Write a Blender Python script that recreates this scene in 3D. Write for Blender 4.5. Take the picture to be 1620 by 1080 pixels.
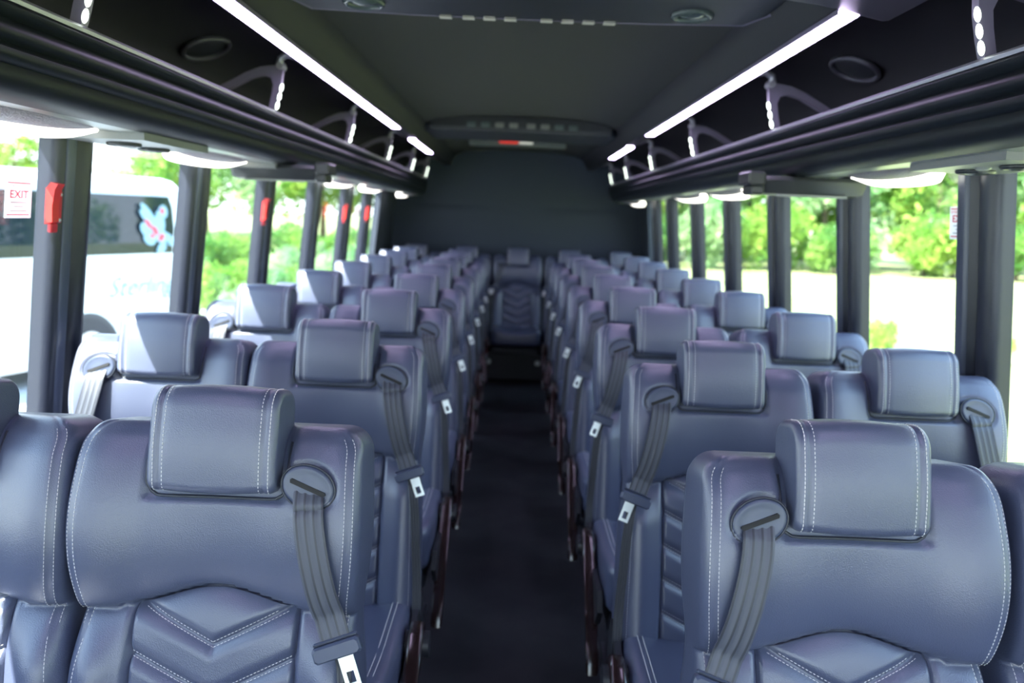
import bpy, math, random
from mathutils import Vector, Matrix, noise
for o in list(bpy.data.objects): bpy.data.objects.remove(o)
S = bpy.context.scene
COL = S.collection
pi = math.pi
rnd = random.Random(7)

# ---------------------------------------------------------------- camera
cam_d = bpy.data.cameras.new('camera'); cam = bpy.data.objects.new('camera', cam_d); COL.objects.link(cam)
PIT, YAW, ROL = .1564, .0013, .040
fw = Vector((math.sin(YAW)*math.cos(PIT), math.cos(YAW)*math.cos(PIT), -math.sin(PIT)))
r0 = Vector((math.cos(YAW), -math.sin(YAW), 0)); u0 = r0.cross(fw)
rr = r0*math.cos(ROL)+u0*math.sin(ROL); uu = -r0*math.sin(ROL)+u0*math.cos(ROL)
M = Matrix((rr, uu, -fw)).transposed().to_4x4(); M.translation = Vector((-.0097, 0, 1.42))
cam.matrix_world = M
cam_d.sensor_width = 36; cam_d.lens = 1250/1620*36; cam_d.clip_start = .02; cam_d.clip_end = 900
cam_d.dof.use_dof = True; cam_d.dof.focus_distance = 1.25; cam_d.dof.aperture_fstop = 3.2
S.camera = cam
# ---------------------------------------------------------------- sky, sun, exposure
W = bpy.data.worlds.new('sky'); S.world = W; W.use_nodes = True
nt = W.node_tree; bg = nt.nodes['Background']
tc = nt.nodes.new('ShaderNodeTexCoord'); sp = nt.nodes.new('ShaderNodeSeparateXYZ'); cr = nt.nodes.new('ShaderNodeValToRGB')
nt.links.new(tc.outputs['Generated'], sp.inputs[0]); nt.links.new(sp.outputs['Z'], cr.inputs[0]); nt.links.new(cr.outputs[0], bg.inputs[0])
cr.color_ramp.elements[0].position = 0; cr.color_ramp.elements[0].color = (.86, .93, 1, 1)
cr.color_ramp.elements[1].position = .6; cr.color_ramp.elements[1].color = (.45, .66, 1, 1)
bg.inputs[1].default_value = 6.5
sun_d = bpy.data.lights.new('sun', 'SUN'); sun_d.energy = 36; sun_d.angle = .009; sun_d.color = (1, .96, .88)
sun = bpy.data.objects.new('sun', sun_d); COL.objects.link(sun); sun.location = (-5, -5, 12)
sun.rotation_euler = Vector((.50, .60, -1)).to_track_quat('-Z', 'Y').to_euler()
vs = S.view_settings; vs.view_transform = 'Standard'; vs.look = 'None'; vs.gamma = 1; vs.use_curve_mapping = False
vs.exposure = 0.1
S.cycles.use_denoising = True
S.cycles.max_bounces = 8; S.cycles.diffuse_bounces = 4; S.cycles.transparent_max_bounces = 24
S.cycles.sample_clamp_indirect = 6

# ---------------------------------------------------------------- materials
def mat(name, col, rough=.5, metal=0, emit=None, es=0, spec=.5, coat=0, bump=None, var=None):
    m = bpy.data.materials.new(name); m.use_nodes = True; n = m.node_tree.nodes; l = m.node_tree.links
    b = n['Principled BSDF']; b.inputs['Base Color'].default_value = (*col, 1)
    b.inputs['Roughness'].default_value = rough; b.inputs['Metallic'].default_value = metal
    b.inputs['Specular IOR Level'].default_value = spec; b.inputs['Coat Weight'].default_value = coat
    b.inputs['Coat Roughness'].default_value = .15
    if emit: b.inputs['Emission Color'].default_value = (*emit, 1); b.inputs['Emission Strength'].default_value = es
    if bump or var:
        t = n.new('ShaderNodeTexCoord')
    if bump:
        kind, sc, st = bump
        tx = n.new('ShaderNodeTexVoronoi' if kind == 'v' else 'ShaderNodeTexNoise'); tx.inputs['Scale'].default_value = sc
        if kind == 'v': tx.feature = 'SMOOTH_F1'
        bp = n.new('ShaderNodeBump'); bp.inputs['Strength'].default_value = st; bp.inputs['Distance'].default_value = .002
        l.new(t.outputs['Object'], tx.inputs['Vector']); l.new(tx.outputs[0], bp.inputs['Height']); l.new(bp.outputs[0], b.inputs['Normal'])
    if var:
        sc, c2 = var
        nz = n.new('ShaderNodeTexNoise'); nz.inputs['Scale'].default_value = sc; nz.inputs['Detail'].default_value = 4
        mr = n.new('ShaderNodeMapRange'); mr.inputs[1].default_value = .35; mr.inputs[2].default_value = .65
        mx = n.new('ShaderNodeMix'); mx.data_type = 'RGBA'; mx.inputs[6].default_value = (*col, 1); mx.inputs[7].default_value = (*c2, 1)
        l.new(t.outputs['Object'], nz.inputs['Vector']); l.new(nz.outputs[0], mr.inputs[0]); l.new(mr.outputs[0], mx.inputs[0]); l.new(mx.outputs[2], b.inputs['Base Color'])
    return m
def glass_mat(name, tint):
    m = bpy.data.materials.new(name); m.use_nodes = True; n = m.node_tree.nodes; l = m.node_tree.links; n.remove(n['Principled BSDF'])
    out = n['Material Output']; tr = n.new('ShaderNodeBsdfTransparent'); tr.inputs[0].default_value = (*tint, 1)
    gl = n.new('ShaderNodeBsdfGlossy'); gl.inputs['Roughness'].default_value = .02; lw = n.new('ShaderNodeLayerWeight'); pw = n.new('ShaderNodeMath'); pw.operation = 'POWER'; pw.inputs[1].default_value = 5; fr = n.new('ShaderNodeMath'); fr.operation = 'MULTIPLY_ADD'; fr.inputs[1].default_value = .6; fr.inputs[2].default_value = .03; l.new(lw.outputs['Facing'], pw.inputs[0]); l.new(pw.outputs[0], fr.inputs[0])
    mx = n.new('ShaderNodeMixShader'); l.new(fr.outputs[0], mx.inputs[0]); l.new(tr.outputs[0], mx.inputs[1]); l.new(gl.outputs[0], mx.inputs[2]); l.new(mx.outputs[0], out.inputs[0]); return m
def leaf_mat(name, c1, c2):
    m = bpy.data.materials.new(name); m.use_nodes = True; n = m.node_tree.nodes; l = m.node_tree.links; n.remove(n['Principled BSDF'])
    out = n['Material Output']; t = n.new('ShaderNodeTexCoord'); nz = n.new('ShaderNodeTexNoise'); nz.inputs['Scale'].default_value = 1.2
    cr = n.new('ShaderNodeValToRGB'); cr.color_ramp.elements[0].position = .35; cr.color_ramp.elements[0].color = (*c1, 1)
    cr.color_ramp.elements[1].position = .65; cr.color_ramp.elements[1].color = (*c2, 1)
    l.new(t.outputs['Object'], nz.inputs['Vector']); l.new(nz.outputs[0], cr.inputs[0])
    d = n.new('ShaderNodeBsdfDiffuse'); tr = n.new('ShaderNodeBsdfTranslucent'); mx = n.new('ShaderNodeMixShader'); mx.inputs[0].default_value = .45
    l.new(cr.outputs[0], d.inputs[0]); l.new(cr.outputs[0], tr.inputs[0]); l.new(d.outputs[0], mx.inputs[1]); l.new(tr.outputs[0], mx.inputs[2]); l.new(mx.outputs[0], out.inputs[0]); return m

M_leather = mat('slate_leather', (.066, .079, .138), .37, spec=.9, bump=('v', 620, .17))
M_leather2 = mat('slate_leather_insert', (.062, .075, .131), .37, spec=.9, bump=('v', 620, .17))
M_thread = mat('pale_thread', (.62, .60, .62), .7)
M_piping = mat('dark_piping', (.03, .035, .05), .45)
M_plastic = mat('slate_plastic', (.055, .068, .115), .33)
M_slot = mat('black_slot', (.004, .004, .006), .7)
M_web = mat('grey_webbing', (.066, .073, .098), .38, bump=('n', 1500, .3))
M_web2 = mat('dark_webbing', (.045, .048, .058), .6)
M_tongue = mat('tongue_metal', (.88, .93, .95), .3, 1)
M_stripe = mat('webbing_stripe', (.030, .033, .044), .45)
M_arm = mat('dark_brown_arm', (.018, .008, .008), .2, coat=.8)
M_armpad = mat('black_arm_pad', (.02, .022, .03), .4)
M_black = mat('black_plastic', (.02, .022, .03), .45)
M_seatback = mat('seat_shell', (.03, .034, .045), .5)
M_carpet = mat('dark_carpet', (.016, .018, .024), .95, bump=('n', 400, .8), var=(6, (.026, .028, .034)))
M_ceil = mat('charcoal_headliner', (.026, .027, .027), .85, bump=('n', 500, .4))
M_bin = mat('black_bin_liner', (.011, .010, .016), .6)
M_rack = mat('rack_vinyl', (.007, .010, .014), .46, spec=.28)
M_lip = mat('rack_lip_metal', (.42, .40, .46), .35, .5)
M_under = mat('glossy_rack_underside', (.20, .22, .21), .28, spec=.7)
M_cons = mat('console_grey', (.22, .23, .23), .4)
M_pillar = mat('pillar_vinyl', (.016, .019, .034), .35)
M_pfront = mat('pillar_slate_highlight', (.06, .072, .115), .35)  # slate lightened so the cover strip carries the pillar's highlight stripe
M_wall = mat('wall_fabric', (.030, .038, .060), .8)
M_rear = mat('rear_upholstery', (.030, .042, .066), .75, bump=('n', 300, .3))
M_led = mat('led_strip', (.9, .9, .9), .5, emit=(.76, .62, 1), es=19)
M_lens = mat('warm_lens', (.9, .9, .85), .5, emit=(1, .95, .88), es=3.2)
M_marker = mat('marker_lens', (.8, .9, .8), .4, emit=(.88, 1, .86), es=3.2)
M_brk = mat('bracket_grey', (.16, .14, .20), .35)
M_grille = mat('speaker_grille', (.22, .19, .22), .5, bump=('v', 220, 1))
M_red = mat('release_red', (.75, .03, .025), .35)
M_stick = leaf_mat('sticker_white', (.86, .84, .88), (.84, .82, .86))
M_sred = mat('sticker_red', (.65, .02, .08), .5)
M_sgrey = mat('sticker_grey', (.35, .35, .42), .5)
M_glass = glass_mat('window_glass', (.93, .96, .94))
M_rlamp = mat('red_lamp', (.6, .02, .02), .4, emit=(1, .05, .03), es=.7)
M_wlamp = mat('white_lamp', (.6, .6, .58), .4, emit=(.9, .9, .8), es=.45)
M_screen = mat('monitor_grey', (.035, .038, .042), .35)
M_louver = mat('louver_lit_grey', (.55, .52, .48), .4)  # pale colour stands in for the spots of light at the louvers
M_vent = mat('vent_teal', (.06, .08, .08), .2)
M_grass = mat('pale_grass', (.20, .25, .08), .9, var=(.4, (.28, .30, .14)))
M_asph = mat('pale_asphalt', (.42, .43, .44), .9, var=(1.5, (.36, .37, .38)))
M_bus = mat('bus_white', (.60, .65, .68), .25, coat=.5)
M_tint = mat('bus_tinted_glass', (.008, .014, .022), .03, spec=.5)
M_tyre = mat('tyre', (.02, .02, .022), .8)
M_hub = mat('hub_metal', (.5, .5, .52), .3, .8)
M_emb = mat('emblem_pale_blue', (.20, .34, .42), .5)
M_embr = mat('emblem_red', (.42, .06, .09), .5)
M_script = mat('script_teal', (.07, .20, .27), .5)
M_bark = mat('bark', (.12, .09, .065), .9, bump=('n', 6, .6))
M_lf1 = leaf_mat('leaf_bright', (.13, .30, .05), (.46, .60, .15))
M_lf2 = leaf_mat('leaf_mid', (.07, .20, .05), (.28, .44, .11))
M_lf3 = leaf_mat('leaf_pale', (.20, .40, .17), (.50, .62, .36))

# ---------------------------------------------------------------- mesh helpers
class MB:
    def __init__(s): s.v = []; s.f = []
    def add(s, v, f):
        n = len(s.v); s.v += [tuple(p) for p in v]; s.f += [tuple(i+n for i in q) for q in f]
    def box(s, x0, x1, y0, y1, z0, z1, b=0, T=None):
        if b:
            b = min(b, (x1-x0)*.49, (y1-y0)*.49, (z1-z0)*.49)
            # chamfered box: three layered rings
            def ring(z, i):
                X0, X1, Y0, Y1 = x0+i, x1-i, y0+i, y1-i
                c = b
                return [(X0+c, Y0, z), (X1-c, Y0, z), (X1, Y0+c, z), (X1, Y1-c, z), (X1-c, Y1, z), (X0+c, Y1, z), (X0, Y1-c, z), (X0, Y0+c, z)]
            v = ring(z0, b*.7)+ring(z0+b, 0)+ring(z1-b, 0)+ring(z1, b*.7); f = []
            for k in range(3):
                for i in range(8): f.append((k*8+i, k*8+(i+1) % 8, (k+1)*8+(i+1) % 8, (k+1)*8+i))
            f += [tuple(range(7, -1, -1)), tuple(range(24, 32))]
        else:
            v = [(x0, y0, z0), (x1, y0, z0), (x1, y1, z0), (x0, y1, z0), (x0, y0, z1), (x1, y0, z1), (x1, y1, z1), (x0, y1, z1)]
            f = [(3, 2, 1, 0), (4, 5, 6, 7), (0, 1, 5, 4), (1, 2, 6, 5), (2, 3, 7, 6), (3, 0, 4, 7)]
        if T: v = [T @ Vector(p) for p in v]
        s.add(v, f)
    def tube(s, pts, r, n=8, cap=True):
        pts = [Vector(p) for p in pts]; R = r if isinstance(r, (list, tuple)) else [r]*len(pts); v = []; f = []
        up = None
        for i, p in enumerate(pts):
            t = (pts[min(i+1, len(pts)-1)]-pts[max(i-1, 0)]).normalized()
            if up is None: up = Vector((0, 0, 1)) if abs(t.z) < .9 else Vector((1, 0, 0))
            a = t.cross(up).normalized(); up = a.cross(t).normalized()
            for k in range(n):
                q = 2*pi*k/n; v.append(p+(a*math.cos(q)+up*math.sin(q))*R[i])
        for i in range(len(pts)-1):
            for k in range(n): f.append((i*n+k, i*n+(k+1) % n, (i+1)*n+(k+1) % n, (i+1)*n+k))
        if cap: f += [tuple(range(n-1, -1, -1)), tuple(range((len(pts)-1)*n, len(pts)*n))]
        s.add(v, f)
    def loop_extrude(s, prof, stations, close=True, cap=True):
        """prof: list of 2d points; stations: list of functions (a,b)->3d"""
        n = len(prof); v = []; f = []
        for g in stations: v += [g(*p) for p in prof]
        m = n if close else n-1
        for i in range(len(stations)-1):
            for k in range(m): f.append((i*n+k, i*n+(k+1) % n, (i+1)*n+(k+1) % n, (i+1)*n+k))
        if cap and close: f += [tuple(range(n-1, -1, -1)), tuple(range((len(stations)-1)*n, len(stations)*n))]
        s.add(v, f)
    def ellipsoid(s, c, r, nu=20, nv=12, T=None):
        v = []; f = []
        for j in range(nv+1):
            th = pi*j/nv
            for i in range(nu):
                ph = 2*pi*i/nu
                p = Vector((r[0]*math.sin(th)*math.cos(ph), r[1]*math.sin(th)*math.sin(ph), r[2]*math.cos(th)))
                if T: p = T @ p
                v.append(p+Vector(c))
        for j in range(nv):
            for i in range(nu): f.append((j*nu+i, (j+1)*nu+i, (j+1)*nu+(i+1) % nu, j*nu+(i+1) % nu))
        s.add(v, f)
    def build(s, name, m, parent=None, smooth=False, angle=None):
        me = bpy.data.meshes.new(name); me.from_pydata(s.v, [], s.f)
        me.materials.append(m)
        import bmesh
        b = bmesh.new(); b.from_mesh(me); bmesh.ops.recalc_face_normals(b, faces=b.faces); b.to_mesh(me); b.free()
        if smooth:
            for p in me.polygons: p.use_smooth = True
            if angle: me.set_sharp_from_angle(angle=angle)
        o = bpy.data.objects.new(name, me); COL.objects.link(o)
        if parent: o.parent = parent
        return o
def tag(o, label=None, cat=None, group=None, kind=None):
    if label: o['label'] = label
    if cat: o['category'] = cat
    if group: o['group'] = group
    if kind: o['kind'] = kind
    return o
def thing(name, loc, label, cat, group=None, rz=0):
    o = bpy.data.objects.new(name, None); COL.objects.link(o); o.location = loc; o.rotation_euler.z = rz; o.empty_display_size = .1
    return tag(o, label, cat, group)
def struct(o): o['kind'] = 'structure'; return o
KIDS = {}
def copy_tree(o, parent=None):
    c = o.copy(); COL.objects.link(c)
    if parent: c.parent = parent
    for ch in list(o.children): copy_tree(ch, c)
    return c
def sst(a, b, x):
    t = max(0, min(1, (x-a)/(b-a))); return t*t*(3-2*t)

# ---------------------------------------------------------------- passenger seat
TH = math.radians(12); SH = .66; HW = .222
def B(x, s, n, z0=.434): # back coordinates -> local seat coordinates
    return (x, s*math.sin(TH)-n*math.cos(TH), z0+s*math.cos(TH)+n*math.sin(TH))
def arch(x): return .41-.040*(1-math.exp(-(x/.105)**2))
def hw(s):
    h = HW-.010*math.exp(-((s-.36)/.07)**2)+.006*sst(.30, .0, s)-.006*sst(.5, .66, s)
    r = .040; d = s-(SH-r)
    if d > 0: h = h-r+math.sqrt(max(0, r*r-d*d))
    return h
HR = (-.095, .095, .560, .716) # headrest rectangle x0,x1,s0,s1
GS = 1
def nfront(x, s, roll=True):
    a = arch(x); ax = abs(x)
    if s > a:
        t = s-a
        n = .046+.026*math.sin(pi*min(1, t/.27))**.9 if t < .27 else .046
        n -= .008*math.exp(-t/.006)+.012*math.exp(-t/.035)
        n += .014*sst(.10, .185, ax)-.006
        n -= .008*math.exp(-(x/.10)**2)*sst(.40, .52, s)
        # recess around the headrest
        dx = max(0, ax-.100); ds = max(0, .552-s); d = math.hypot(dx, ds)
        n -= .010*(1-sst(0, .012, d))
        ge = math.hypot((x*GS-.143)*.93+(s-.572)*-.37, ((s-.572)*.93+(x*GS-.143)*.37)*1.29)
        n -= .0045*math.exp(-((ge-.0425)/.0035)**2)
        # dimple around the belt guide is level with the surface
        n -= .012*sst(.60, .66, s)
    else:
        t = a-s
        n = .034+.026*math.exp(-((ax-.180)/.040)**2)*sst(0, .10, t)+.004*sst(.03, .2, t)
        n -= .020*math.exp(-t/.020)
        n -= .016*(1-sst(.124, .133, ax))
    if roll:
        h = hw(s); e = min(h-ax, (SH-s)*1.0+.0)
        R = .028
        if e < R: n -= R-math.sqrt(max(0, R*R-(R-max(0, e))**2))
        n -= .0022*math.exp(-((h-ax-.0158)/.0025)**2)*sst(.30, .36, s)
    return n
def make_backrest(parent):
    nu, ns = 84, 130; s0 = -.03
    us = []
    for i in range(nu+1):
        t = -1+2*i/nu; us.append(math.copysign(1-(1-abs(t))**1.35, t))
    ss = [s0+(SH-s0)*(1-(1-j/ns)**1.25) for j in range(ns+1)]
    mb = MB(); v = []; f = []
    for s in ss:
        h = hw(s)
        for u in us: v.append(B(u*h, s, nfront(u*h, s)))
    W1 = nu+1
    for j in range(ns):
        for i in range(nu): f.append((j*W1+i, j*W1+i+1, (j+1)*W1+i+1, (j+1)*W1+i))
    # rim to the back
    rim = [j*W1 for j in range(ns+1)]+[ns*W1+i for i in range(1, nu+1)]+[j*W1+nu for j in range(ns-1, -1, -1)]
    coords = [(us[0]*hw(s), s) for s in ss]+[(u*hw(ss[-1]), ss[-1]) for u in us[1:]]+[(us[-1]*hw(s), s) for s in ss[-2::-1]]
    prev = rim
    for n, k in ((-.02, 1.0), (-.06, 1.0), (-.082, .985), (-.09, .94)):
        cur = []
        for (x, s) in coords: cur.append(len(v)); v.append(B(x*k, (s-.3)*k+.3, n))
        for a in range(len(cur)-1): f.append((prev[a], prev[a+1], cur[a+1], cur[a]))
        prev = cur
    L = len(coords); mid = []
    for j in range(ns+1):
        f_l, f_r = prev[j], prev[L-1-j]
        mid.append((f_l, f_r))
    for j in range(ns): f.append((mid[j][0], mid[j][1], mid[j+1][1], mid[j+1][0]))
    mb.add(v, f); return mb.build('backrest', M_leather, parent, smooth=True)
Q0 = .322; QP = .078
def npanel(x, s):
    q = s-.50*abs(x); k = (Q0-q)/QP
    if k < 0: p = min(1, -k*QP/.02)
    else:
        fr = k-math.floor(k); d = min(fr, 1-fr)*QP; p = min(1, d/.026)
    if k < 0: pass
    n = .025+.014*math.sin(p*pi/2)**.75
    n -= .0012*0
    n -= .011*(1-sst(0, .006, .127-abs(x)))+.024*math.exp(-(arch(x)-s)/.022)
    return n
def make_panel(parent):
    nx, ns = 64, 150; v = []; f = []
    for j in range(ns+1):
        for i in range(nx+1):
            t = -1+2*i/nx; x = .127*math.copysign(1-(1-abs(t))**1.2, t); top = arch(x)-.003; s = -.01+(top+.01)*(1-(1-j/ns)**1.1)
            v.append(B(x, s, npanel(x, s)))
    for j in range(ns):
        for i in range(nx): f.append((j*(nx+1)+i, j*(nx+1)+i+1, (j+1)*(nx+1)+i+1, (j+1)*(nx+1)+i))
    mb = MB(); mb.add(v, f)
    # close the back of the pad
    n0 = len(mb.v); 
    return mb.build('quilted_panel', M_leather2, parent, smooth=True)
def stitches(mb, path, fn, ln=.0046, gap=.0014, w=.0009, h=.0008):
    """path: dense 2d points; fn(a,b)->Vector surface position; stitches laid along it"""
    P = [Vector(fn(*p)) for p in path]
    acc = 0; i = 0; seg = []
    # resample
    d = [0]
    for a, b in zip(P, P[1:]): d.append(d[-1]+(b-a).length)
    def at(t):
        for k in range(len(d)-1):
            if d[k+1] >= t:
                q = (t-d[k])/max(1e-9, d[k+1]-d[k]); a, b = path[k], path[k+1]
                return (a[0]+(b[0]-a[0])*q, a[1]+(b[1]-a[1])*q)
        return path[-1]
    t = 0
    while t+ln < d[-1]:
        p, q = at(t), at(t+ln); A = Vector(fn(*p)); Bq = Vector(fn(*q)); e = 1e-3
        nx = (Vector(fn(p[0]+e, p[1]))-A).cross(Vector(fn(p[0], p[1]+e))-A)
        if nx.length < 1e-12: t += ln+gap; continue
        nx.normalize()
        if nx.y > 0 and abs(nx.y) > .05: nx = -nx
        tt = (Bq-A)
        if tt.length < 1e-5: t += ln+gap; continue
        tt.normalize(); sd = nx.cross(tt).normalized()
        m = (A+Bq)/2
        v = [A+nx*.0002-sd*w*.3, A+nx*.0002+sd*w*.3, m-sd*w*.6-nx*.0004, m+sd*w*.6-nx*.0004, m+nx*h-sd*w*.35, m+nx*h+sd*w*.35, Bq+nx*.0002-sd*w*.3, Bq+nx*.0002+sd*w*.3]
        f = [(0, 1, 5, 4), (4, 5, 7, 6), (0, 4, 2), (2, 4, 6), (1, 3, 5), (3, 7, 5)]
        mb.add(v, f); t += ln+gap
def make_back_stitching(parent):
    fn = lambda x, s: B(x, s, nfront(x, s))
    for sg in (-1, 1):
        mb = MB()
        for e in (.0100, .0215):
            path = [(sg*(hw(.345+i*.004)-e), .345+i*.004) for i in range(76)]
            path = [(p[0], p[1]) for p in path if p[1] < SH-.014]
            stitches(mb, path, fn)
        path = [(sg*(hw(i*.004)-.020), i*.004) for i in range(2, 84)]; stitches(mb, path, fn)
        mb.build('edge_stitching', M_thread, parent)
def make_panel_stitching(parent):
    fn = lambda x, s: B(x, s, npanel(x, s))
    for k in range(5):
        mb = MB()
        for o in (-.0035, .0055) if k else (-.004, .005):
            q = Q0-k*QP+o
            for sg in (-1, 1):
                path = [(sg*x*.001, q+.50*x*.001) for x in range(0, 124, 3)]
                path = [p for p in path if p[1] < arch(p[0])-.008]
                if len(path) > 3: stitches(mb, path, fn)
        mb.build('chevron_stitching', M_thread, parent)
def make_headrest(parent):
    # side profile in (n,s)
    pr = []
    def arc(cn, cs, r, a0, a1, k):
        for i in range(k+1):
            a = math.radians(a0+(a1-a0)*i/k); pr.append((cn+r*math.cos(a), cs+r*math.sin(a)))
    F, Bk, b, t = .084, -.015, .560, .716
    arc(F-.014, b+.014, .014, -90, 0, 6)
    for i in range(1, 8): q = i/8; pr.append((F+.004*math.sin(pi*q), b+.014+(t-.036-b-.014)*q))
    arc(F-.036, t-.036, .036, 0, 90, 12)
    for i in range(1, 5): pr.append((F-.036+(Bk+.03-F+.036)*i/5, t))
    arc(Bk+.03, t-.03, .03, 90, 180, 8)
    arc(Bk+.012, b+.012, .012, 180, 270, 4)
    cn, cs = .035, (b+t)/2
    st = []; X = .096
    xs = []
    R = .012
    for i in range(7): a = i/6*pi/2; xs.append((-X+R-R*math.cos(a), R*(1-math.sin(a))))
    xs += [(-.0800, 0), (-.0775, .0018), (-.075, 0), (-.06, -.001), (-.03, -.003), (0, -.0035), (.03, -.003), (.06, -.001), (.075, 0), (.0775, .0018), (.0800, 0)]
    xs += [(-x, i) for x, i in xs[:7]][::-1]
    def g(x, ins):
        def h(n, s):
            dn, ds = n-cn, s-cs; L = math.hypot(dn, ds)
            k = 1-ins/L
            return B(x, cs+ds*k, cn+dn*k)
        return h
    mb = MB(); mb.loop_extrude(pr, [g(x, i) for x, i in xs])
    o = mb.build('headrest', M_leather, parent, smooth=True)
    st = MB()
    # stitch lines along the wrap at both ends
    dense = []
    for i in range(len(pr)-1):
        for k in range(4): q = k/4; dense.append((pr[i][0]+(pr[i+1][0]-pr[i][0])*q, pr[i][1]+(pr[i+1][1]-pr[i][1])*q))
    cum = dense[:4*(6+9+12+3)]
    for sg in (-1, 1):
        st = MB()
        for xo in (.0715, .0855):
            pts = [Vector(B(sg*xo, s, n)) for n, s in cum]
            c = Vector(B(sg*xo, cs, cn)); L = 0; i = 0; run = []
            dd = [0]
            for a, b_ in zip(pts, pts[1:]): dd.append(dd[-1]+(b_-a).length)
            def at(t):
                for k in range(len(dd)-1):
                    if dd[k+1] >= t: return pts[k].lerp(pts[k+1], (t-dd[k])/max(1e-9, dd[k+1]-dd[k]))
                return pts[-1]
            t = .004
            while t+.005 < dd[-1]:
                A, Bq = at(t), at(t+.005); m = (A+Bq)/2; nn = (m-c); nn.x = 0; nn.normalize(); sd = Vector((1, 0, 0))
                e = .0012 if False else .0006
                v = [A-sd*.0004, A+sd*.0004, m-sd*.0007-nn*.0005, m+sd*.0007-nn*.0005, m+nn*(e+.0006)-sd*.0004, m+nn*(e+.0006)+sd*.0004, Bq-sd*.0004, Bq+sd*.0004]
                st.add(v, [(0, 1, 5, 4), (4, 5, 7, 6), (0, 4, 2), (2, 4, 6), (1, 3, 5), (3, 7, 5)]); t += .0060
        st.build('headrest_stitching', M_thread, o)
    # piping that follows the recess around the headrest
    mb = MB(); pts = []
    fnp = lambda x, s: B(x, s, nfront(x, s)+.001)
    P2 = [(-.106, .635), (-.107, .60), (-.106, .57), (-.100, .556), (-.09, .550)]+[(-.08+.16*i/12, .549) for i in range(13)]+[(.09, .550), (.100, .556), (.106, .57), (.107, .60), (.106, .635)]
    mb.tube([fnp(*p) for p in P2], .0026, 6); mb.build('piping', M_piping, parent.children[0] if parent.children else parent, smooth=True)
    return o
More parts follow.
